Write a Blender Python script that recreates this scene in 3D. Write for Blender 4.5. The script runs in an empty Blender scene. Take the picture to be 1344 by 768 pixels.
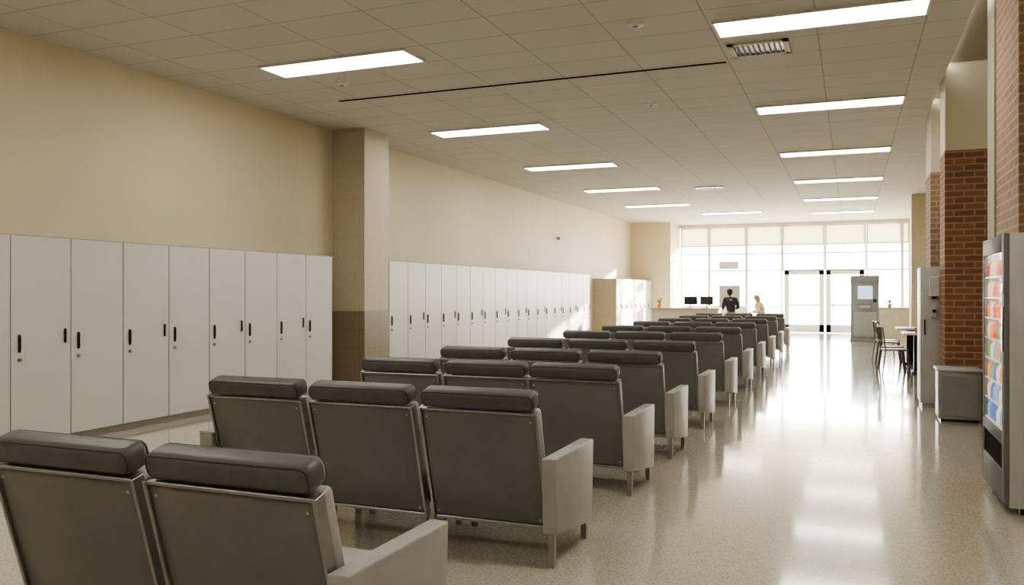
import bpy, bmesh, math, random
from mathutils import Vector, Matrix
random.seed(7)
S=bpy.context.scene
COL=S.collection
# ---------------------------------------------------------------- materials
def pmat(name,col,rough=0.5,metal=0.0,var=0.06,scale=6.0,bump=0.0,bscale=60.0,emit=None,estr=0.0,coat=0.0,spec=0.5):
    m=bpy.data.materials.new(name); m.use_nodes=True
    nt=m.node_tree; b=nt.nodes['Principled BSDF']
    tc=nt.nodes.new('ShaderNodeTexCoord')
    n=nt.nodes.new('ShaderNodeTexNoise'); n.inputs['Scale'].default_value=scale; n.inputs['Detail'].default_value=3
    nt.links.new(tc.outputs['Object'],n.inputs['Vector'])
    r=nt.nodes.new('ShaderNodeValToRGB')
    r.color_ramp.elements[0].position=0.3; r.color_ramp.elements[1].position=0.7
    r.color_ramp.elements[0].color=tuple(c*(1-var) for c in col)+(1,)
    r.color_ramp.elements[1].color=tuple(min(1,c*(1+var)) for c in col)+(1,)
    nt.links.new(n.outputs['Fac'],r.inputs['Fac']); nt.links.new(r.outputs['Color'],b.inputs['Base Color'])
    b.inputs['Roughness'].default_value=rough; b.inputs['Metallic'].default_value=metal
    b.inputs['Coat Weight'].default_value=coat; b.inputs['Specular IOR Level'].default_value=spec
    if bump>0:
        n2=nt.nodes.new('ShaderNodeTexNoise'); n2.inputs['Scale'].default_value=bscale
        nt.links.new(tc.outputs['Object'],n2.inputs['Vector'])
        bp=nt.nodes.new('ShaderNodeBump'); bp.inputs['Strength'].default_value=bump; bp.inputs['Distance'].default_value=0.01
        nt.links.new(n2.outputs['Fac'],bp.inputs['Height']); nt.links.new(bp.outputs['Normal'],b.inputs['Normal'])
    if emit:
        b.inputs['Emission Color'].default_value=tuple(emit)+(1,); b.inputs['Emission Strength'].default_value=estr
    return m

def brickmat(name,c1,c2,mortar,bw,rh,ms,loc=(0,0),vertical=True,offset=0.5,rough=0.8,bump=0.4):
    m=bpy.data.materials.new(name); m.use_nodes=True
    nt=m.node_tree; b=nt.nodes['Principled BSDF']
    tc=nt.nodes.new('ShaderNodeTexCoord'); sp=nt.nodes.new('ShaderNodeSeparateXYZ'); cb=nt.nodes.new('ShaderNodeCombineXYZ')
    nt.links.new(tc.outputs['Object'],sp.inputs[0])
    ax=nt.nodes.new('ShaderNodeMath'); ax.operation='ADD'
    ay=nt.nodes.new('ShaderNodeMath'); ay.operation='ADD'; ay.inputs[1].default_value=loc[1]
    if vertical:
        nt.links.new(sp.outputs['X'],ax.inputs[0]); nt.links.new(sp.outputs['Y'],ax.inputs[1])
        nt.links.new(sp.outputs['Z'],ay.inputs[0])
    else:
        nt.links.new(sp.outputs['X'],ax.inputs[0]); ax.inputs[1].default_value=loc[0]
        nt.links.new(sp.outputs['Y'],ay.inputs[0])
    nt.links.new(ax.outputs[0],cb.inputs['X']); nt.links.new(ay.outputs[0],cb.inputs['Y'])
    br=nt.nodes.new('ShaderNodeTexBrick'); br.offset=offset
    br.inputs['Scale'].default_value=1.0
    br.inputs['Color1'].default_value=c1+(1,); br.inputs['Color2'].default_value=c2+(1,); br.inputs['Mortar'].default_value=mortar+(1,)
    br.inputs['Mortar Size'].default_value=ms; br.inputs['Brick Width'].default_value=bw; br.inputs['Row Height'].default_value=rh
    br.inputs['Mortar Smooth'].default_value=0.1
    nt.links.new(cb.outputs[0],br.inputs['Vector'])
    n=nt.nodes.new('ShaderNodeTexNoise'); n.inputs['Scale'].default_value=180 if not vertical else 25
    nt.links.new(tc.outputs['Object'],n.inputs['Vector'])
    mx=nt.nodes.new('ShaderNodeMixRGB'); mx.blend_type='MULTIPLY'; mx.inputs[0].default_value=0.15
    nt.links.new(br.outputs['Color'],mx.inputs[1]); nt.links.new(n.outputs['Fac'],mx.inputs[2])
    nt.links.new(mx.outputs[0],b.inputs['Base Color'])
    bp=nt.nodes.new('ShaderNodeBump'); bp.invert=True; bp.inputs['Strength'].default_value=bump; bp.inputs['Distance'].default_value=0.01
    nt.links.new(br.outputs['Fac'],bp.inputs['Height']); nt.links.new(bp.outputs['Normal'],b.inputs['Normal'])
    b.inputs['Roughness'].default_value=rough
    return m

def floormat():
    m=bpy.data.materials.new('terrazzo'); m.use_nodes=True
    nt=m.node_tree; b=nt.nodes['Principled BSDF']
    tc=nt.nodes.new('ShaderNodeTexCoord')
    v=nt.nodes.new('ShaderNodeTexVoronoi'); v.inputs['Scale'].default_value=140
    nt.links.new(tc.outputs['Object'],v.inputs['Vector'])
    r=nt.nodes.new('ShaderNodeValToRGB')
    e=r.color_ramp.elements
    e[0].position=0.0; e[0].color=(0.40,0.365,0.29,1)
    e[1].position=0.25; e[1].color=(0.57,0.53,0.44,1)
    x=e.new(0.8); x.color=(0.61,0.57,0.48,1)
    x=e.new(0.93); x.color=(0.70,0.665,0.575,1)
    sp=nt.nodes.new('ShaderNodeSeparateColor'); nt.links.new(v.outputs['Color'],sp.inputs[0])
    nt.links.new(sp.outputs[0],r.inputs['Fac'])
    n=nt.nodes.new('ShaderNodeTexNoise'); n.inputs['Scale'].default_value=0.9; n.inputs['Detail'].default_value=4
    nt.links.new(tc.outputs['Object'],n.inputs['Vector'])
    mr=nt.nodes.new('ShaderNodeMapRange'); mr.inputs[3].default_value=0.10; mr.inputs[4].default_value=0.18
    nt.links.new(n.outputs['Fac'],mr.inputs[0]); nt.links.new(mr.outputs[0],b.inputs['Roughness'])
    nt.links.new(r.outputs['Color'],b.inputs['Base Color'])
    bp=nt.nodes.new('ShaderNodeBump'); bp.inputs['Strength'].default_value=0.06; bp.inputs['Distance'].default_value=0.02
    n2=nt.nodes.new('ShaderNodeTexNoise'); n2.inputs['Scale'].default_value=2.8
    nt.links.new(tc.outputs['Object'],n2.inputs['Vector'])
    nt.links.new(n2.outputs['Fac'],bp.inputs['Height']); nt.links.new(bp.outputs['Normal'],b.inputs['Normal'])
    b.inputs['Specular IOR Level'].default_value=0.65
    b.inputs['Coat Weight'].default_value=0.9; b.inputs['Coat Roughness'].default_value=0.08
    return m

def glassmat(name,tint=(1,1,1),gloss=0.08,trans=True,transl=0.0):
    m=bpy.data.materials.new(name); m.use_nodes=True; nt=m.node_tree
    for n in list(nt.nodes): nt.nodes.remove(n)
    o=nt.nodes.new('ShaderNodeOutputMaterial'); t=nt.nodes.new('ShaderNodeBsdfTransparent'); t.inputs[0].default_value=tint+(1,)
    g=nt.nodes.new('ShaderNodeBsdfGlossy'); g.inputs['Roughness'].default_value=0.03
    mx=nt.nodes.new('ShaderNodeMixShader'); mx.inputs[0].default_value=gloss
    nt.links.new(t.outputs[0],mx.inputs[1]); nt.links.new(g.outputs[0],mx.inputs[2])
    last=mx
    if transl>0:
        tr=nt.nodes.new('ShaderNodeBsdfTranslucent'); 
        ns=nt.nodes.new('ShaderNodeTexNoise'); ns.inputs['Scale'].default_value=3
        rp=nt.nodes.new('ShaderNodeValToRGB'); rp.color_ramp.elements[0].color=(0.30,0.275,0.21,1); rp.color_ramp.elements[1].color=(0.36,0.33,0.26,1)
        nt.links.new(ns.outputs['Fac'],rp.inputs['Fac']); nt.links.new(rp.outputs[0],tr.inputs[0])
        m2=nt.nodes.new('ShaderNodeMixShader'); m2.inputs[0].default_value=transl
        nt.links.new(mx.outputs[0],m2.inputs[1]); nt.links.new(tr.outputs[0],m2.inputs[2]); last=m2
    nt.links.new(last.outputs[0],o.inputs[0])
    return m

M={}
M['wall']=pmat('cream_wall',(0.64,0.565,0.41),0.6,var=0.03,scale=0.7,bump=0.05,bscale=120)
M['wallp']=pmat('pale_wall',(0.58,0.52,0.39),0.6,var=0.03,scale=0.9)
M['wains']=brickmat('brown_tile',(0.28,0.225,0.16),(0.285,0.23,0.165),(0.23,0.185,0.13),0.6,0.3,0.005,offset=0.0,rough=0.35,bump=0.05)
M['block']=brickmat('painted_block',(0.56,0.50,0.385),(0.565,0.505,0.39),(0.51,0.455,0.35),0.6,0.6,0.005,offset=0.0,rough=0.6,bump=0.08)
M['ceil']=brickmat('ceiling_tile',(0.62,0.60,0.545),(0.64,0.62,0.565),(0.42,0.395,0.35),0.98,0.593,0.008,loc=(1.3,-7.9),vertical=False,offset=0.0,rough=0.9,bump=0.3)
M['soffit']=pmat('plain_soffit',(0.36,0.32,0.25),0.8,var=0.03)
M['brick']=brickmat('red_brick',(0.30,0.125,0.06),(0.21,0.088,0.045),(0.32,0.25,0.18),0.22,0.078,0.009)
M['brickp']=brickmat('pale_brick',(0.34,0.205,0.125),(0.27,0.16,0.098),(0.40,0.32,0.23),0.22,0.078,0.009)
M['floor']=floormat()
M['base']=pmat('baseboard_vinyl',(0.24,0.20,0.15),0.4)
M['locker']=pmat('locker_paint',(0.62,0.61,0.575),0.38,var=0.02,scale=2)
M['lockerb']=pmat('locker_body',(0.36,0.34,0.30),0.5,var=0.03)
M['tan']=pmat('locker_tan_panel',(0.36,0.31,0.235),0.5)
M['dark']=pmat('dark_metal',(0.03,0.028,0.026),0.35,0.6)
M['metal']=pmat('brushed_metal',(0.34,0.335,0.32),0.34,0.8,var=0.08,scale=20)
M['chrome']=pmat('bright_metal',(0.5,0.48,0.44),0.3,0.9)
M['lea']=pmat('charcoal_leather',(0.110,0.109,0.107),0.42,var=0.1,scale=14,bump=0.12,bscale=160)
M['leap']=pmat('leather_piping',(0.055,0.054,0.052),0.4)
M['backp']=pmat('back_shell_vinyl',(0.175,0.171,0.165),0.34,var=0.05,scale=9,bump=0.03,bscale=200)
M['seat']=pmat('grey_leather',(0.40,0.39,0.37),0.42,var=0.05,scale=12,bump=0.08,bscale=150)
M['arm']=pmat('arm_leather',(0.37,0.36,0.34),0.40,var=0.05,scale=9,bump=0.05,bscale=150)
M['frame']=pmat('window_aluminium',(0.60,0.58,0.54),0.4,0.0)
M['dframe']=pmat('door_aluminium',(0.66,0.655,0.64),0.5,0.0)
M['glass']=glassmat('window_glass',gloss=.05)
M['shade']=glassmat('cream_shade',(0.55,0.52,0.44),0.02,transl=0.85)
M['lightp']=pmat('light_diffuser',(0.9,0.9,0.85),0.5,emit=(1.0,0.95,0.865),estr=12.0)
M['white']=pmat('white_enamel',(0.68,0.67,0.64),0.35)
M['counter']=pmat('counter_laminate',(0.50,0.45,0.36),0.45)
M['ctop']=pmat('counter_top',(0.33,0.29,0.23),0.3)
M['grey']=pmat('grey_steel',(0.26,0.255,0.245),0.35,0.3)
M['lgrey']=pmat('light_grey_steel',(0.44,0.435,0.42),0.4,0.1)
M['kiosk']=pmat('blue_grey_steel',(0.22,0.25,0.27),0.5,0.0,spec=.3)
M['black']=pmat('black_plastic',(0.015,0.015,0.016),0.3)
M['screen']=pmat('screen_glow',(0.3,0.35,0.4),0.2,emit=(0.6,0.75,0.85),estr=0.8)
M['ground']=pmat('outside_paving',(0.6,0.57,0.5),0.8,var=0.1,scale=1)
M['skin']=pmat('skin',(0.55,0.33,0.23),0.5)
M['skin2']=pmat('tan_skin',(0.30,0.18,0.12),0.5)
M['hairb']=pmat('black_hair',(0.02,0.016,0.013),0.5)
M['hairl']=pmat('blond_hair',(0.50,0.34,0.16),0.5)
M['navy']=pmat('navy_cloth',(0.04,0.045,0.06),0.8)
M['cream']=pmat('cream_cloth',(0.72,0.62,0.48),0.8)
M['jean']=pmat('denim',(0.06,0.08,0.13),0.8)
M['eye']=pmat('eye_dark',(0.02,0.02,0.02),0.2)
# ---------------------------------------------------------------- mesh helpers
class MB:
    def __init__(s): s.bm=bmesh.new()
    def box(s,x0,x1,y0,y1,z0,z1,bev=0.0,seg=2,mtx=None):
        t=bmesh.new()
        r=bmesh.ops.create_cube(t,size=1.0)
        for v in t.verts:
            v.co=Vector((x0+(v.co.x+.5)*(x1-x0), y0+(v.co.y+.5)*(y1-y0), z0+(v.co.z+.5)*(z1-z0)))
        if bev>0:
            bmesh.ops.bevel(t,geom=list(t.edges),offset=bev,segments=seg,profile=0.5,affect='EDGES')
        s.merge(t,mtx); return s
    def cyl(s,p0,p1,r0,r1=None,n=16):
        if r1 is None: r1=r0
        p0=Vector(p0);p1=Vector(p1); d=p1-p0
        t=bmesh.new()
        bmesh.ops.create_cone(t,cap_ends=True,segments=n,radius1=r0,radius2=max(r1,1e-4),depth=d.length)
        q=d.to_track_quat('Z','Y').to_matrix().to_4x4()
        s.merge(t,Matrix.Translation((p0+p1)/2)@q); return s
    def sph(s,c,r,sc=(1,1,1),n=14):
        t=bmesh.new(); bmesh.ops.create_uvsphere(t,u_segments=n,v_segments=max(6,n*2//3),radius=r)
        s.merge(t,Matrix.Translation(c)@Matrix.Diagonal((sc[0],sc[1],sc[2],1))); return s
    def lathe(s,prof,c=(0,0,0),n=20):
        t=bmesh.new(); rings=[]
        for (r,z) in prof:
            rings.append([t.verts.new((c[0]+r*math.cos(2*math.pi*i/n),c[1]+r*math.sin(2*math.pi*i/n),c[2]+z)) for i in range(n)])
        for a,b in zip(rings,rings[1:]):
            for i in range(n): t.faces.new((a[i],a[(i+1)%n],b[(i+1)%n],b[i]))
        t.faces.new(rings[0][::-1]); t.faces.new(rings[-1])
        s.merge(t,None); return s
    def tube(s,pts,r,closed=False,n=8):
        pts=[Vector(p) for p in pts]; N=len(pts); t=bmesh.new(); rings=[]
        for i,p in enumerate(pts):
            a=pts[(i-1)%N] if (closed or i>0) else p; b=pts[(i+1)%N] if (closed or i<N-1) else p
            d=(b-a).normalized(); up=Vector((0,0,1)) if abs(d.z)<0.9 else Vector((1,0,0))
            u=d.cross(up).normalized(); w=d.cross(u).normalized()
            if rings:
                u0=prev-d*prev.dot(d)
                if u0.length>1e-4: u=u0.normalized(); w=d.cross(u).normalized()
            prev=u
            rings.append([t.verts.new(p+u*r*math.cos(2*math.pi*k/n)+w*r*math.sin(2*math.pi*k/n)) for k in range(n)])
        rng=range(N) if closed else range(N-1)
        for i in rng:
            a=rings[i];b=rings[(i+1)%N]
            for k in range(n): t.faces.new((a[k],a[(k+1)%n],b[(k+1)%n],b[k]))
        if not closed:
            t.faces.new(rings[0][::-1]); t.faces.new(rings[-1])
        s.merge(t,None); return s
    def merge(s,t,mtx):
        if mtx is not None: bmesh.ops.transform(t,matrix=mtx,verts=list(t.verts))
        me=bpy.data.meshes.new('tmp'); t.to_mesh(me); t.free(); s.bm.from_mesh(me); bpy.data.meshes.remove(me)
    def mesh(s,name,mat,smooth=True):
        bmesh.ops.recalc_face_normals(s.bm,faces=list(s.bm.faces))
        me=bpy.data.meshes.new(name); s.bm.to_mesh(me); s.bm.free()
        me.materials.append(mat)
        if smooth:
            try:
                for p in me.polygons: p.use_smooth=True
                me.set_sharp_from_angle(angle=math.radians(35))
            except Exception: pass
        return me
def ob(name,me,parent=None,loc=(0,0,0),rot=(0,0,0)):
    o=bpy.data.objects.new(name,me); COL.objects.link(o); o.location=loc; o.rotation_euler=rot
    if parent: o.parent=parent
    return o
def thing(name,label,cat,loc=(0,0,0),rz=0.0,group=None):
    e=ob(name,None,None,loc,(0,0,rz)); e.empty_display_size=0.2
    e['label']=label; e['category']=cat
    if group: e['group']=group
    return e
def struct(name,mb,mat,smooth=False):
    o=ob(name,mb.mesh(name,mat,smooth)); o['kind']='structure'; return o
def clone(root,loc,rz=None):
    def rec(o,par):
        c=o.copy(); COL.objects.link(c)
        if par: c.parent=par
        for ch in o.children: rec(ch,c)
        return c
    n=rec(root,None); n.location=loc
    if rz is not None: n.rotation_euler=(0,0,rz)
    return n
# ---------------------------------------------------------------- room
H=4.13; YW=33.2; LX=-7.8; RX=2.2; Y0=-3.0
struct('floor',MB().box(LX-.3,RX+.3,Y0-.3,YW+.3,-.1,0),M['floor'])
struct('ceiling',MB().box(LX,1.04,Y0,YW+.2,H,H+.12),M['ceil'])
struct('ceiling_plain',MB().box(1.04,RX,14.3,YW+.2,H,H+.12),M['ceil'])
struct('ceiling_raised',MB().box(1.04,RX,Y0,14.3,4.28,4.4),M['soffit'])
struct('wall_left',MB().box(LX-.2,LX,Y0,YW+.2,0,H+.12),M['wall'])
struct('wall_right',MB().box(RX,RX+.2,Y0,YW+.2,0,H+.3),M['wallp'])
struct('wall_back',MB().box(LX,RX,Y0-.2,Y0,0,H+.3),M['wall'])
struct('wall_right_brick',MB().box(1.2,RX,7.5,8.6,0,4.28),M['brickp'])
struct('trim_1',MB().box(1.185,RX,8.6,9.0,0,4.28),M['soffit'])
# far-left solid return
struct('wall_front',MB().box(LX,-6.29,31.3,YW,0,H),M['wall'])
struct('trim_2',MB().box(LX,RX,YW-.25,YW+.1,4.02,H),M['wallp'])
# columns
def column(name,x0,x1,y0,y1,split,mlo,mup,top):
    c=struct(name,MB().box(x0,x1,y0,y1,split,top),mup)
    l=ob('column_base',MB().box(x0-.004,x1+.004,y0-.004,y1+.004,0,split,0).mesh('column_base',mlo,False),c)
    l['kind']='structure'
column('wall_left_column',LX,-7.2,11.5,12.25,1.2,M['wains'],M['block'],H)
column('wall_right_column',1.05,1.52,11.4,12.0,3.22,M['brick'],M['wallp'],4.28)
column('wall_right_column_far',1.05,1.7,13.4,14.25,3.22,M['brickp'],M['wallp'],4.28)
column('wall_right_column_end',1.48,RX,24.8,25.6,1.2,M['wallp'],M['wallp'],H)
column('wall_right_column_window',1.95,RX,YW-.6,YW,1.2,M['wallp'],M['wallp'],H)
struct('baseboard_left',MB().box(LX,LX+.015,24.5,26.2,0,.12),M['base'])
struct('baseboard_front',MB().box(LX,-6.29,31.28,31.3,0,.12),M['base'])
struct('baseboard_right',MB().box(RX-.015,RX,9.0,33.0,0,.12),M['base'])
# ---------------------------------------------------------------- windows
def framed(x0,x1,zs,y=YW,w=.05,d=.10):
    mb=MB()
    for z in zs: mb.box(x0,x1,y-d/2,y+d/2,z-w/2,z+w/2)
    mb.box(x0-w/2,x0+w/2,y-d/2-.01,y+d/2+.01,zs[0],zs[-1]); mb.box(x1-w/2,x1+w/2,y-d/2-.01,y+d/2+.01,zs[0],zs[-1])
    return mb
xs=[-6.26,-5.15,-3.74,-2.43,-.92,.49,1.68,1.93]
k=0
for a,b in zip(xs,xs[1:]):
    k+=1
    door=(a>=-2.5 and b<=.5)
    zs=[2.34,2.98,3.3,4.02] if door else ([.95,2.34,2.98,3.3,4.02] if a<-3.8 else [.03,.95,2.34,2.98,3.3,4.02])
    f=struct('window_%d'%k,framed(a+.027,b-.027,zs),M['frame'])
    g=ob('glass',MB().box(a+.05,b-.05,YW-.006,YW+.006,zs[0]+.03,3.3).mesh('glass',M['glass'],False),f); g['kind']='structure'
    g=ob('window_shade',MB().box(a+.05,b-.05,YW-.004,YW+.004,3.3,4.0).mesh('window_shade',M['shade'],False),f); g['kind']='structure'
struct('wall_front_sill',MB().box(-6.29,-3.74,YW-.08,YW+.1,0,.925),M['wallp'])
for i,(a,b) in enumerate([(-2.36,-.95),(-.89,.43)]):
    mb=MB(); y=YW-.02; w=.17
    mb.box(a,b,y-.03,y+.03,2.17,2.34); mb.box(a,b,y-.03,y+.03,0.01,.30); mb.box(a,b,y-.025,y+.025,1.0,1.06)
    mb.box(a,a+w,y-.03,y+.03,.01,2.31); mb.box(b-w,b,y-.03,y+.03,.01,2.31)
    d=struct('door_%d'%(i+1),mb,M['dframe'])
    g=ob('glass',MB().box(a+w,b-w,y-.006,y+.006,.30,2.17).mesh('glass',M['glass'],False),d); g['kind']='structure'
    hx=b-.25 if i==0 else a+.25
    h=ob('handle',MB().tube([(hx,y-.03,.9),(hx,y-.09,.93),(hx,y-.09,1.27),(hx,y-.03,1.3)],.014).mesh('handle',M['dark']),d); h['kind']='structure'
struct('ground_outside',MB().box(-40,40,YW+.3,90,-.15,-.05),M['ground'])
# notices on glass
def flat(name,label,cat,x0,x1,z0,z1,y,m1,m2):
    t=thing(name,label,cat,((x0+x1)/2,y,z0))
    w=(x1-x0)/2; h=z1-z0
    ob('panel',MB().box(-w,w,-.012,0,0,h).mesh('panel',m1,False),t)
    ob('border',MB().box(-w-.02,w+.02,-.008,0,-.02,0).box(-w-.02,w+.02,-.008,0,h,h+.02).box(-w-.02,-w,-.008,0,0,h).box(w,w+.02,-.008,0,0,h).mesh('border',m2,False),t)
flat('notice_sign','pale paper notice fixed on the window glass','sign',-4.75,-4.05,2.42,2.68,YW-.06,M['lgrey'],M['white'])
flat('notice_board','grey notice panel standing on the window sill','sign',-4.75,-4.0,.945,1.75,YW-.062,M['grey'],M['lgrey'])
# ---------------------------------------------------------------- ceiling lights
t=thing('ceiling_light','bright rectangular fluorescent panel recessed in ceiling tiles','ceiling light',(-5.42,8.15,H),group='fluorescent ceiling panels')
hw,hd=.96,.25
ob('diffuser',MB().box(-hw+.02,hw-.02,-hd+.02,hd-.02,-.022,-.004).mesh('diffuser',M['lightp'],False),t)
ob('frame',MB().box(-hw,hw,-hd,-hd+.02,-.028,0).box(-hw,hw,hd-.02,hd,-.028,0).box(-hw,-hw+.02,-hd,hd,-.028,0).box(hw-.02,hw,-hd,hd,-.028,0).mesh('frame',M['white'],False),t)
YL=[12.4,16.6,20.8,25.0]
for y in [0.0,4.05]+YL: clone(t,(-5.42,y,H))
for y in [0.0,4.15,8.4]+YL+[29.2]: clone(t,(-.3,y+.1,H))
clone(t,(-3.65,28.2,H))
# vents
def vent(x,y,sx,sy,dark):
    v=thing('air_vent','square metal ceiling air vent with louvres' if not dark else 'dark rectangular ceiling air vent','air vent',(x,y,H))
    a,b=sx/2,sy/2
    ob('frame',MB().box(-a,a,-b,-b+.06,-.02,0).box(-a,a,b-.06,b,-.02,0).box(-a,-a+.06,-b,b,-.02,0).box(a-.06,a,-b,b,-.02,0).mesh('frame',M['dark'] if dark else M['wallp'],False),v)
    ob('backing',MB().box(-a+.05,a-.05,-b+.05,b-.05,-.004,0).mesh('backing',M['black'],False),v)
    mb=MB(); n=9
    for i in range(n):
        xx=-a+.07+(2*a-.14)*(i+.5)/n
        mb.box(-.004,.004,-b+.06,b-.06,-.011,.011,mtx=Matrix.Translation((xx,0,-.013))@Matrix.Rotation(.6,4,'Y'))
    ob('louvre',mb.mesh('louvre',M['black'] if dark else M['lgrey'],False),v)
vent(-.92,9.35,.62,.52,False); vent(-3.3,21.3,.7,.5,True)
s=thing('slot_diffuser','long narrow black linear slot in the ceiling','air vent',(-3.93,9.78,H))
mslot=pmat('matt_black',(.02,.018,.016),.95,spec=.05)
ob('slot',MB().box(-2.6,2.6,-.022,.022,-.004,.002).mesh('slot',mslot,False),s)
ob('edge',MB().box(-2.6,2.6,-.027,-.022,-.005,0).box(-2.6,2.6,.022,.027,-.005,0).mesh('edge',mslot,False),s)
d=thing('smoke_detector','small round white smoke detector on ceiling','smoke detector',(-2.57,11.46,H),group='ceiling detectors')
ob('housing',MB().lathe([(.05,-.045),(.075,-.035),(.085,-.012),(.09,0)]).mesh('housing',M['white']),d)
ob('sensor',MB().lathe([(.02,-.055),(.03,-.043)]).mesh('sensor',M['grey']),d)
clone(d,(-1.95,8.0,H)); clone(d,(-5.9,8.9,H))
d=thing('security_camera','small dark dome camera fixed to the wall','camera',(LX,22.6,3.05))
ob('bracket',MB().box(0,.05,-.03,.03,-.03,.03,.005).mesh('bracket',M['white']),d)
ob('dome',MB().sph((.075,0,-.01),.045).mesh('dome',M['grey']),d)
# ---------------------------------------------------------------- lockers
def locker(loc,w,depth,h,label,group,right=True,bodymat='lockerb'):
    L=thing('locker',label,'locker',loc,group=group)   # origin: front face centre at floor, front +X
    ob('body',MB().box(-depth,-.024,-w/2,w/2,.07,h).box(-depth,-.05,-w/2,w/2,0,.07).mesh('body',M[bodymat],False),L)
    D=ob('door',MB().box(-.022,0,-w/2+.006,w/2-.006,.08,h-.012,.003,1).mesh('door',M['locker']),L)
    ob('handle',MB().box(0,.012,-w/2+.07,-w/2+.10,.93,1.10,.004,1).box(.012,.02,-w/2+.075,-w/2+.095,.95,1.08,.003,1).mesh('handle',M['dark']),D)
    ob('lock',MB().cyl((0,-w/2+.085,.86),(.018,-w/2+.085,.86),.018).mesh('lock',M['metal']),D)
    if right:
        ob('latch',MB().box(0,.014,w/2-.085,w/2-.06,1.0,1.14,.003,1).mesh('latch',M['dark']),D)
    return L
W=.655
LA=locker((-7.3,10.75-W/2,0),W,.49,2.05,'tall pale grey locker with black handles against wall','tall lockers along the wall',False)
LB=locker((-7.3,10.75-1.5*W,0),W,.49,2.05,'tall pale grey locker with black handles against wall','tall lockers along the wall',True)
for i in range(2,9): clone(LA if i%2==0 else LB,(-7.3,10.75-W*(i+.5),0))
for i in range(18): 
    c=clone(LA if i%2==0 else LB,(-7.3,12.44+W*(i+.5),0)); c['group']='lockers beyond the column'
LC=locker((-7.0,26.2+.637/2,0),.637,.79,1.95,'pale locker with tan side in deeper bank','deep bank of lockers',True,'tan')
for i in range(1,8): clone(LC,(-7.0,26.2+.637*(i+.5),0))
# ---------------------------------------------------------------- chairs
def mk_chair(kind):
    lab={'r':'charcoal leather lounge seat with grey armrest at row end','m':'armless charcoal leather lounge seat within a row','l':'charcoal leather lounge seat with armrest beside lockers aisle'}[kind]
    C=thing('lounge_chair',lab,'chair',group='rows of waiting room lounge chairs')
    ang=math.atan2(.18,.64)
    # tilted frame: origin at bottom of back, local z up the back, local y forward
    T=Matrix.Translation((0,.155,.205))@Matrix.Rotation(ang,4,'X')
    hb=.360; hc=.342
    ob('backrest',MB().box(-hb+.02,hb-.02,.0,.10,.02,.66,.02,3,T).mesh('backrest',M['seat']),C)
    ob('back_panel',MB().box(-hb+.016,hb-.016,-.020,.004,.0,.655,.006,2,T).mesh('back_panel',M['backp']),C)
    mb=MB()
    for sx in (-1,1):
        mb.box(sx*(hb-.008)-.008,sx*(hb-.008)+.008,-.032,.02,-.03,.674,.002,1,T)
    mb.box(-hb+.01,hb-.01,-.024,.0,-.025,-.005,.003,1,T)
    mb.box(-hb+.01,hb-.01,-.026,.0,.657,.672,.003,1,T)
    ob('back_frame',mb.mesh('back_frame',M['metal']),C)
    for sx in (-1,1):
        for zz in (.03,.62): ob('bolt',MB().cyl(T@Vector((sx*(hb-.045),-.025,zz)),T@Vector((sx*(hb-.045),-.018,zz)),.007,n=10).mesh('bolt',M['chrome']),C)
    # head cushion: slightly crowned rounded pad
    mb=MB().box(-hc,hc,-.03,.09,.676,.776,.036,7,T)
    Ti=T.inverted()
    for v in mb.bm.verts:
        q=Ti@v.co
        if q.z>.73: q.z+=.006*(1-(q.x/hc)**2); v.co=T@q
    ob('head_cushion',mb.mesh('head_cushion',M['lea']),C)
    def loop(yy,inset):
        P=[];r=.026;x=hc-.008;z0=.684+inset;z1=.770-inset
        for cx,cz,a0 in ((x-r,z1-r,0),(-x+r,z1-r,90),(-x+r,z0+r,180),(x-r,z0+r,270)):
            for j in range(5):
                a=math.radians(a0+j*22.5); P.append(T@Vector((cx+r*math.cos(a),yy,cz+r*math.sin(a))))
        return P
    ob('piping',MB().tube(loop(-.019,.003),.004,True).tube(loop(.079,.003),.004,True).mesh('piping',M['leap']),C)
    # seat
    ob('seat',MB().box(-hb+.005,hb-.005,.17,.70,.31,.45,.03,4).mesh('seat',M['seat']),C)
    ob('seat_frame',MB().box(-hb+.005,hb-.005,.13,.66,.255,.305,.004,1).mesh('seat_frame',M['dark']),C)
    xl=-.405 if kind=='l' else -.325; xr=.41 if kind=='r' else .325
    for x in (xl,xr):
        for y,zt in ((.05,.30),(.64,.28)):
            if y==.05 and abs(x)<.35: y=.17; zt=.26
            m=MB(); t=bmesh.new(); bmesh.ops.create_cube(t,size=1)
            for v in t.verts:
                k=.016 if v.co.z<0 else .021
                v.co=Vector((x+(k if v.co.x>0 else -k), y+(k if v.co.y>0 else -k), 0 if v.co.z<0 else zt))
            m.merge(t,None); ob('leg',m.mesh('leg',M['metal'],False),C)
    ob('side_rail',MB().box(xl-.012,xl+.012,.15,.64,.24,.275).box(xr-.012,xr+.012,.15,.64,.24,.275).mesh('side_rail',M['metal'],False),C)
    if kind!='m':
        s=1 if kind=='r' else -1
        t=bmesh.new(); bmesh.ops.create_cube(t,size=1)
        for v in t.verts:
            x=.368 if v.co.x<0 else .452
            if v.co.y<0: y=.01 if v.co.z<0 else -.01; z=.19 if v.co.z<0 else .60
            else: y=.67 if v.co.z<0 else .70; z=.10 if v.co.z<0 else .60
            v.co=Vector((s*x,y,z))
        bmesh.ops.bevel(t,geom=list(t.edges),offset=.008,segments=3,profile=.5,affect='EDGES')
        mb=MB(); mb.merge(t,None)
        ob('armrest',mb.mesh('armrest',M['arm']),C)
    return C
CR=mk_chair('r'); CM=mk_chair('m'); CL=mk_chair('l')
rows=[2.27,4.27,6.0,7.5,9.25,11.3,13.3,15.4,17.6,19.9,22.2]
CX=[-1.925,-2.685,-3.445]
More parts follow.
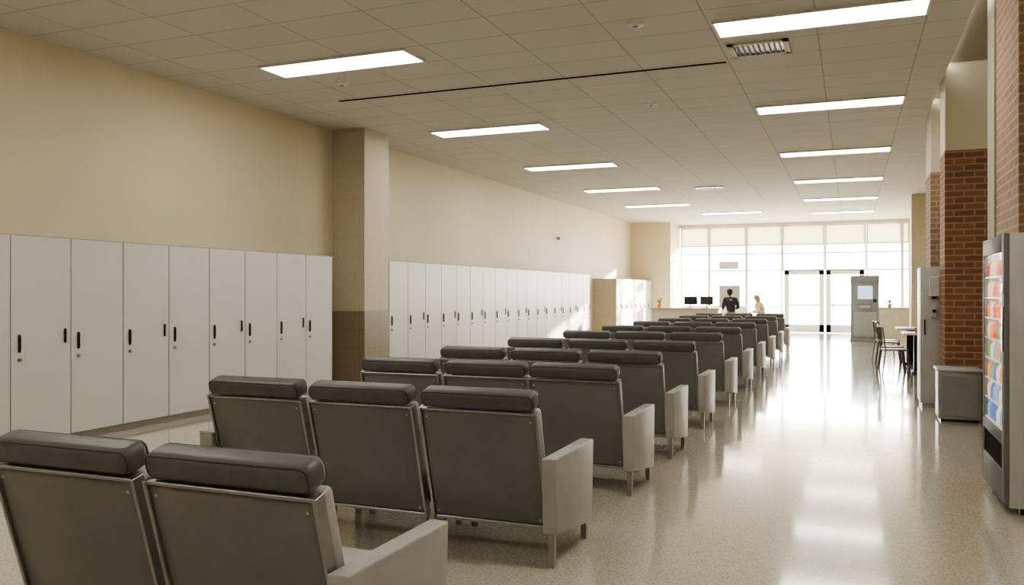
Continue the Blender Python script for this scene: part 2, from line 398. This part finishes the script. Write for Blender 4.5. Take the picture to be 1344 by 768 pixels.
for i,y in enumerate(rows):
    for x,src in zip(CX,(CR,CM,CL)):
        if i==0 and src is CL: continue
        if (i==0 and src is not CL) or (i==1 and src is CL): src.location=(x,y,0)
        else: clone(src,(x+(.04 if (i==2 and src is not CR) else 0),y,0))
# ---------------------------------------------------------------- vending machine
VX,VY=.95,6.47
V=thing('vending_machine','grey snack and drink vending machine with lit glass front','vending machine',(VX,VY,0))
dX,wY,hh=.82,1.0,1.9
ob('body',MB().box(.03,dX,0,.03,.05,hh,.006).box(.03,dX,wY-.03,wY,.05,hh,.006).box(dX-.05,dX,.03,wY-.03,.05,hh).box(.03,dX,.025,wY-.025,hh-.06,hh,.005).box(.03,dX,.025,wY-.025,.05,.5).mesh('body',M['lgrey']),V)
ob('liner',MB().box(.11,.14,.03,wY-.03,.5,hh-.06).mesh('liner',pmat('liner_white_glow',(.6,.58,.52),.8,emit=(1,.95,.85),estr=.5,spec=.1)),V)  # pale liner given its own glow to stand in for interior light
ob('foot',MB().box(.1,.16,.05,.12,0,.05).box(.1,.16,wY-.12,wY-.05,0,.05).box(dX-.16,dX-.1,.05,.12,0,.05).box(dX-.16,dX-.1,wY-.12,wY-.05,0,.05).mesh('foot',M['black'],False),V)
D=ob('door',MB().box(0,.03,0,.10,.06,hh,.004).box(0,.03,wY-.04,wY,.06,hh,.004).box(0,.03,.10,wY-.04,hh-.12,hh,.004).box(0,.03,.10,wY-.04,.06,.28,.004).box(0,.03,.10,wY-.04,.46,.54,.004).mesh('door',pmat('door_grey',(.17,.168,.165),.6,spec=.2)),V)
ob('glass',MB().box(.001,.006,.095,wY-.035,.53,hh-.11).mesh('glass',glassmat('vend_glass',gloss=.008),False),D)
ob('delivery_slot',MB().box(.012,.03,.10,wY-.04,.28,.46).mesh('delivery_slot',mslot,False),D)
ob('keypad',MB().box(-.006,0,.02,.09,1.1,1.4,.002).mesh('keypad',M['black']),D)
ob('coin_slot',MB().box(-.006,0,.02,.09,1.5,1.56,.002).mesh('coin_slot',M['chrome']),D)
ob('light_tube',MB().cyl((.06,.06,1.80),(.06,wY-.06,1.80),.012).mesh('light_tube',pmat('tube_glow',(.9,.9,.9),emit=(1,.97,.9),estr=5)),V)
NR=8; pz=.152
for i in range(NR):
    ob('shelf',MB().box(.01,.11,.03,wY-.03,.545+i*pz,.551+i*pz).mesh('shelf',M['white'],False),V)
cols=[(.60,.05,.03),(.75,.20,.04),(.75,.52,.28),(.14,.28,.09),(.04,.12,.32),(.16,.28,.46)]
pm=[pmat('pack_glow_%d'%i,c,.8,emit=c,estr=.55,spec=.05) for i,c in enumerate(cols)]  # each bottle colour also emits, standing in for the machine's backlight
bot=[]
for i,m in enumerate(pm):
    bot.append(MB().lathe([(.019,0),(.023,.008),(.024,.08),(.020,.095),(.011,.108),(.011,.12)],n=12).mesh('drink_bottle',m))
rowsC=[[4,5,2,4],[5,4,2,5],[2,4,3,1],[3,1,5,2],[1,2,3,0],[0,2,1,1],[1,0,2,2],[0,1,2,2]]
for r in range(NR):
    for c in range(12):
        ci=rowsC[r][(c//2+r)%4]
        o=ob('drink_bottle',bot[ci],None,(VX+.045,VY+.135+c*.07,.551+r*pz))
        o['label']=('red','orange','cream','green','dark blue','light blue')[ci]+' drink bottle on vending machine shelf'; o['category']='bottle'; o['group']='bottles in the vending machine'
# ---------------------------------------------------------------- bin, cabinet, boxes
B=thing('trash_bin','low grey rectangular metal trash bin with thin rim','trash bin',(1.14,11.1,0))
ob('body',MB().box(-.205,.235,-.205,.205,.03,.585,.012).mesh('body',M['grey']),B)
ob('front_panel',MB().box(-.17,.2,-.212,-.204,.07,.53,.003,1).mesh('front_panel',M['grey']),B)
ob('lid',MB().box(-.225,.25,-.225,.225,.585,.62,.01,3).mesh('lid',M['lgrey']),B)
ob('foot',MB().box(-.18,.21,-.18,.18,0,.03).mesh('foot',M['black'],False),B)
K=thing('metal_cabinet','tall narrow pale steel cabinet beside brick column','cabinet',(1.17,12.4,0))
ob('body',MB().box(-.34,.3,-.28,.3,.06,1.83,.008).box(-.32,.28,-.25,.28,0,.06).mesh('body',M['lgrey']),K)
D=ob('door',MB().box(-.32,.28,-.298,-.28,.1,1.8,.004).mesh('door',M['lgrey']),K)
ob('handle',MB().box(-.30,-.285,-.32,-.298,.95,1.15,.004).mesh('handle',M['dark']),D)
P=thing('wall_dispenser','small white dispenser box mounted on steel cabinet','dispenser',(.985,12.1,1.45))
ob('housing',MB().box(-.06,.06,-.10,0,0,.25,.012,3).mesh('housing',M['white']),P)
ob('nozzle',MB().box(-.03,.03,-.07,-.03,-.03,.0,.004).mesh('nozzle',M['dark']),P)
P=thing('card_reader','small beige card reader box on steel cabinet','card reader',(.985,12.1,1.18))
ob('housing',MB().box(-.035,.035,-.05,0,0,.12,.008).mesh('housing',M['counter']),P)
ob('screen',MB().box(-.02,.02,-.053,-.05,.06,.1).mesh('screen',M['black'],False),P)
# ---------------------------------------------------------------- cafe tables & chairs
T=thing('cafe_table','grey rectangular table on black pedestal','table',(1.42,17.3,0),group='cafe tables')
ob('table_top',MB().box(-.55,.55,-.5,.5,.72,.755,.015,3).mesh('table_top',M['lgrey']),T)
ob('pedestal',MB().box(-.35,.35,-.04,.04,.03,.72).box(-.4,.4,-.28,.28,0,.04,.01).mesh('pedestal',M['black']),T)
T2=clone(T,(1.42,19.6,0))
def cafe(loc,rz):
    c=thing('cafe_chair','metal frame side chair with slatted back','chair',loc,rz,'metal chairs at the cafe table')
    mc=pmat('chair_steel',(.14,.138,.13),.4,.6)
    ob('seat',MB().box(-.2,.2,-.2,.2,.44,.465,.01).mesh('seat',mc),c)
    for sx in (-1,1):
        ob('leg',MB().tube([(sx*.21,.23,0),(sx*.19,.18,.45)],.013).mesh('leg',mc),c)
        ob('leg',MB().tube([(sx*.21,-.25,0),(sx*.19,-.19,.45),(sx*.18,-.24,.86)],.013).mesh('leg',mc),c)
    mb=MB().tube([(-.18,-.24,.86),(0,-.26,.88),(.18,-.24,.86)],.014).tube([(-.185,-.215,.62),(0,-.23,.62),(.185,-.215,.62)],.011)
    for i in range(5): mb.tube([(-.12+i*.06,-.232,.62),(-.12+i*.06,-.252,.87)],.008)
    ob('backrest',mb.mesh('backrest',mc),c)
    return c
c1=cafe((.72,16.9,0),-math.pi/2+.2)
clone(c1,(.72,17.7,0),-math.pi/2-.1); clone(c1,(.72,19.4,0),-math.pi/2); clone(c1,(.72,20.1,0),-math.pi/2+.3)
def cup(x,y,z,m,lab):
    c=thing('paper_cup',lab,'cup',(x,y,z))
    ob('cup_body',MB().lathe([(.028,0),(.04,.1)]).mesh('cup_body',m),c); ob('cup_lid',MB().lathe([(.043,.1),(.043,.11),(.035,.12)]).mesh('cup_lid',M['white']),c)
cup(1.1,17.0,.755,pmat('orange_paper',(.6,.2,.05)),'orange paper cup with white lid on table')
cup(1.2,17.5,.755,M['white'],'white paper cup with lid on table')
# ---------------------------------------------------------------- counters, kiosk
R=thing('reception_counter','long cream reception counter with brown top','counter',(-4.85,26.9,0))
ob('body',MB().box(-1.1,1.0,-.3,.3,0,.97).mesh('body',M['counter'],False),R)
ob('countertop',MB().box(-1.15,1.05,-.36,.36,.97,1.01,.008).mesh('countertop',M['ctop']),R)
ob('kick_plate',MB().box(-1.1,1.0,-.305,-.3,0,.1).mesh('kick_plate',M['base'],False),R)
R=thing('service_counter','cream service counter near the entrance windows','counter',(1.35,30.2,0))
ob('body',MB().box(-.62,.8,-.3,.3,0,.97).mesh('body',M['counter'],False),R)
ob('countertop',MB().box(-.66,.84,-.34,.34,.97,1.01,.008).mesh('countertop',M['ctop']),R)
def monitor(x,y,rz):
    m=thing('computer_monitor','black computer monitor standing on reception counter','monitor',(x,y,1.01),rz,'monitors on the counter')
    ob('stand',MB().lathe([(.11,0),(.11,.012),(.02,.02),(.018,.12)]).mesh('stand',M['black']),m)
    ob('housing',MB().box(-.21,.21,-.02,.02,.1,.37,.006).mesh('housing',M['black']),m)
    ob('screen',MB().box(-.195,.195,.02,.023,.115,.355).mesh('screen',M['screen'],False),m)
monitor(-4.75,26.85,.2); monitor(-4.25,26.85,-.15)
pl=thing('potted_plant','small leafy plant in orange pot on counter','plant',(-5.75,26.85,1.01))
ob('pot',MB().lathe([(.05,0),(.075,.12)]).mesh('pot',pmat('terracotta',(.5,.2,.08))),pl)
mb=MB()
for i in range(14):
    a=i*2.4; r=.04+.06*random.random(); z=.18+.14*random.random()
    mb.tube([(0,0,.1),(r*.5*math.cos(a),r*.5*math.sin(a),z*.8),(r*math.cos(a),r*math.sin(a),z)],.006,n=5)
    mb.sph((r*math.cos(a),r*math.sin(a),z),.03,(1,1,.4),8)
ob('foliage',mb.mesh('foliage',pmat('leaf',(.08,.16,.05),.6)),pl)
clone(pl,(1.15,30.1,1.01))
A=thing('ticket_kiosk','tall blue grey self service kiosk with bright screen','kiosk',(.37,28.2,0))
ob('body',MB().box(-.4,.4,-.3,.3,.08,1.98,.02).box(-.42,.42,-.33,.33,0,.08,.01).mesh('body',M['kiosk']),A)
ob('header',MB().box(-.41,.41,-.33,.31,1.82,2.02,.015).mesh('header',M['kiosk']),A)
ob('screen',MB().box(-.2,.22,-.315,-.3,1.3,1.7,.004).mesh('screen',M['screen']),A)
ob('keypad',MB().box(-.15,.15,-.40,-.3,1.02,1.1,.01).mesh('keypad',M['lgrey']),A)
ob('card_slot',MB().box(.24,.33,-.312,-.3,1.2,1.3).mesh('card_slot',M['black'],False),A)
ob('service_door',MB().box(-.33,.33,-.308,-.3,.15,.9,.003).mesh('service_door',pmat('cool_grey',(.31,.33,.34),.5,spec=.3)),A)
# ---------------------------------------------------------------- people
def skin(name,vs,es,root,mat,parent,sub=1):
    me=bpy.data.meshes.new(name); me.from_pydata([v[:3] for v in vs],es,[])
    o=bpy.data.objects.new('tmp',me); COL.objects.link(o)
    o.modifiers.new('s','SKIN'); 
    if not me.skin_vertices:
        return None
    for i,v in enumerate(vs):
        r=v[3]; r2=v[4] if len(v)>4 else r
        me.skin_vertices[0].data[i].radius=(r,r2)
    me.skin_vertices[0].data[root].use_root=True
    sm=o.modifiers.new('u','SUBSURF'); sm.levels=sub; sm.render_levels=sub
    dg=bpy.context.evaluated_depsgraph_get(); dg.update()
    nm=bpy.data.meshes.new_from_object(o.evaluated_get(dg)); nm.name=name
    bpy.data.objects.remove(o)
    nm.materials.clear(); nm.materials.append(mat)
    for p in nm.polygons: p.use_smooth=True
    return ob(name,nm,parent)
def person(loc,rz,h,label,skinm,hairm,top,bot,lean,longhair=False,armup=True):
    P=thing('person',label,'person',loc,rz)
    k=h/1.7
    def L(x,y,z):  # lean torso above hip about y
        if z>.9: y=y+math.sin(lean)*(z-.9); z=.9+(z-.9)*math.cos(lean)
        return (x*k,y*k,z*k)
    vs=[];es=[]
    def add(x,y,z,r,par=None,raw=False,r2=None):
        p=(x*k,y*k,z*k) if raw else L(x,y,z)
        vs.append(p+(r*k,(r2 or r)*k)); 
        if par is not None: es.append((par,len(vs)-1))
        return len(vs)-1
    pel=add(0,0,.93,.13,r2=.10); w=add(0,0,1.1,.115,pel,r2=.09); ch=add(0,0,1.3,.14,w,r2=.10); nb=add(0,0,1.43,.06,ch)
    nk=add(0,.01,1.49,.05,nb); h0=add(0,.025,1.55,.065,nk); h1=add(0,.02,1.61,.078,h0); h2=add(0,.01,1.66,.055,h1)
    hands=[]
    for s in (-1,1):
        sh=add(s*.17,0,1.38,.05,ch); 
        c=math.cos(lean); base=L(s*.2,.0,1.14)
        el=add(s*.23,-.02+math.sin(lean)*.3,1.12,.038,sh,True)
        if armup: wr=add(s*.19,.25+math.sin(lean)*.3,1.06,.026,el,True); dr=(0,1,-.1)
        else: wr=add(s*.24,.06,.88,.026,el,True); dr=(0,.2,-1)
        hx,hy,hz=[vs[wr][i]/k for i in range(3)]
        pm_=add(hx,hy+dr[1]*.06,hz+dr[2]*.06,.026,wr,True)
        for f in range(4):
            o=(f-1.5)*.018; ln=(.055,.07,.075,.06)[f]
            if armup: a=add(hx+o,hy+dr[1]*(.06+.05),hz-.01,.008,pm_,True); add(hx+o,hy+.11+ln*.6,hz-.03,.007,a,True)
            else: a=add(hx,hy+.02+o,hz-.11,.008,pm_,True); add(hx,hy+.03+o,hz-.11-ln*.7,.007,a,True)
        add(hx-s*.04,hy+dr[1]*.07,hz+dr[2]*.07,.009,pm_,True)
    for s in (-1,1):
        hp=add(s*.09,0,.86,.085,pel,True); kn=add(s*.10,.03,.48,.055,hp,True); an=add(s*.10,-.01,.09,.036,kn,True)
        add(s*.10,.04,.04,.035,an,True); add(s*.105,.14,.03,.028,len(vs)-1,True)
    skin('body',vs,es,pel,skinm,P)
    B=MB()
    def fc(x,y,z): return Vector(L(x,y,z))
    B.sph(fc(-.028,.088,1.61),.009*k); B.sph(fc(.028,.088,1.61),.009*k); ob('eyes',B.mesh('eyes',M['eye']),P)
    ob('nose',MB().cyl(fc(0,.09,1.61),fc(0,.108,1.575),.006*k,.013*k,8).mesh('nose',skinm),P)
    ob('mouth',MB().sph(fc(0,.085,1.545),.016*k,(1.2,.4,.35),8).mesh('mouth',M['leap']),P)
    ob('ears',MB().sph(fc(-.082,.01,1.60),.02*k,(.5,.8,1.3),8).sph(fc(.082,.01,1.60),.02*k,(.5,.8,1.3),8).mesh('ears',skinm),P)
    hb=MB().sph(fc(0,-.015,1.645),.092*k,(1,1.08,.85),18).sph(fc(0,-.03,1.60),.085*k,(1,.9,1.0),18)
    if longhair: hb.sph(fc(0,-.055,1.55),.08*k,(1.05,.6,1.5),14)
    ob('hair',hb.mesh('hair',hairm),P)
    # shirt
    vs=[];es=[]
    a=add(0,0,.90,.15,r2=.12); b=add(0,0,1.1,.135,a,r2=.11); c=add(0,0,1.3,.155,b,r2=.12); d=add(0,0,1.44,.075,c)
    for s in (-1,1):
        sh=add(s*.175,0,1.385,.068,c); el=add(s*.232,-.02+math.sin(lean)*.3,1.12,.052,sh,True)
        if armup: add(s*.205,.15+math.sin(lean)*.3,1.085,.044,el,True)
    skin('shirt',vs,es,a,top,P)
    vs=[];es=[]
    a=add(0,0,.95,.145,r2=.115)
    for s in (-1,1):
        hp=add(s*.09,0,.86,.098,a,True); kn=add(s*.10,.03,.48,.07,hp,True); add(s*.10,-.005,.08,.058,kn,True)
    skin('trousers',vs,es,a,bot,P)
    for s in (-1,1):
        ob('shoe',MB().box(s*.1*k-.045,s*.1*k+.045,-.08,.19,0,.075,.025,3).mesh('shoe',M['black']),P)
person((-3.25,25.0,0),.35,1.62,'person in dark shirt leaning toward the reception counter',M['skin2'],M['hairb'],M['navy'],M['jean'],.28)
person((-2.45,25.9,0),2.2,1.45,'blond person in cream top bending forward beside counter',M['skin'],M['hairl'],M['cream'],M['jean'],.35,True)
# ---------------------------------------------------------------- lights / world / camera
w=bpy.data.worlds.new('World'); S.world=w; w.use_nodes=True
bg=w.node_tree.nodes['Background']; bg.inputs[0].default_value=(1.0,.97,.92,1); bg.inputs[1].default_value=18.0
sn=bpy.data.lights.new('sun','SUN'); sn.energy=26; sn.angle=.02; sn.color=(1,.94,.84)
so=bpy.data.objects.new('sun',sn); COL.objects.link(so); so.location=(10,50,20)
so.rotation_euler=Vector((-.55,-.78,-.18)).to_track_quat('-Z','Y').to_euler()
al=bpy.data.lights.new('sky_portal','AREA'); al.shape='RECTANGLE'; al.size=8.4; al.size_y=4.0
al.cycles.is_portal=True
ao=bpy.data.objects.new('sky_portal',al); COL.objects.link(ao); ao.location=(-2.15,YW+.25,2.05); ao.rotation_euler=(-math.pi/2,0,0)
cam=bpy.data.cameras.new('camera'); co=bpy.data.objects.new('camera',cam); COL.objects.link(co)
co.location=(0,0,1.5); co.rotation_euler=(math.pi/2,0,math.radians(22.07)); cam.sensor_width=36; cam.lens=36*1100/1344; cam.clip_start=.05; cam.clip_end=300
S.camera=co
S.view_settings.view_transform='AgX'
try: S.view_settings.look='AgX - Medium High Contrast'
except Exception: pass
S.view_settings.exposure=0.62
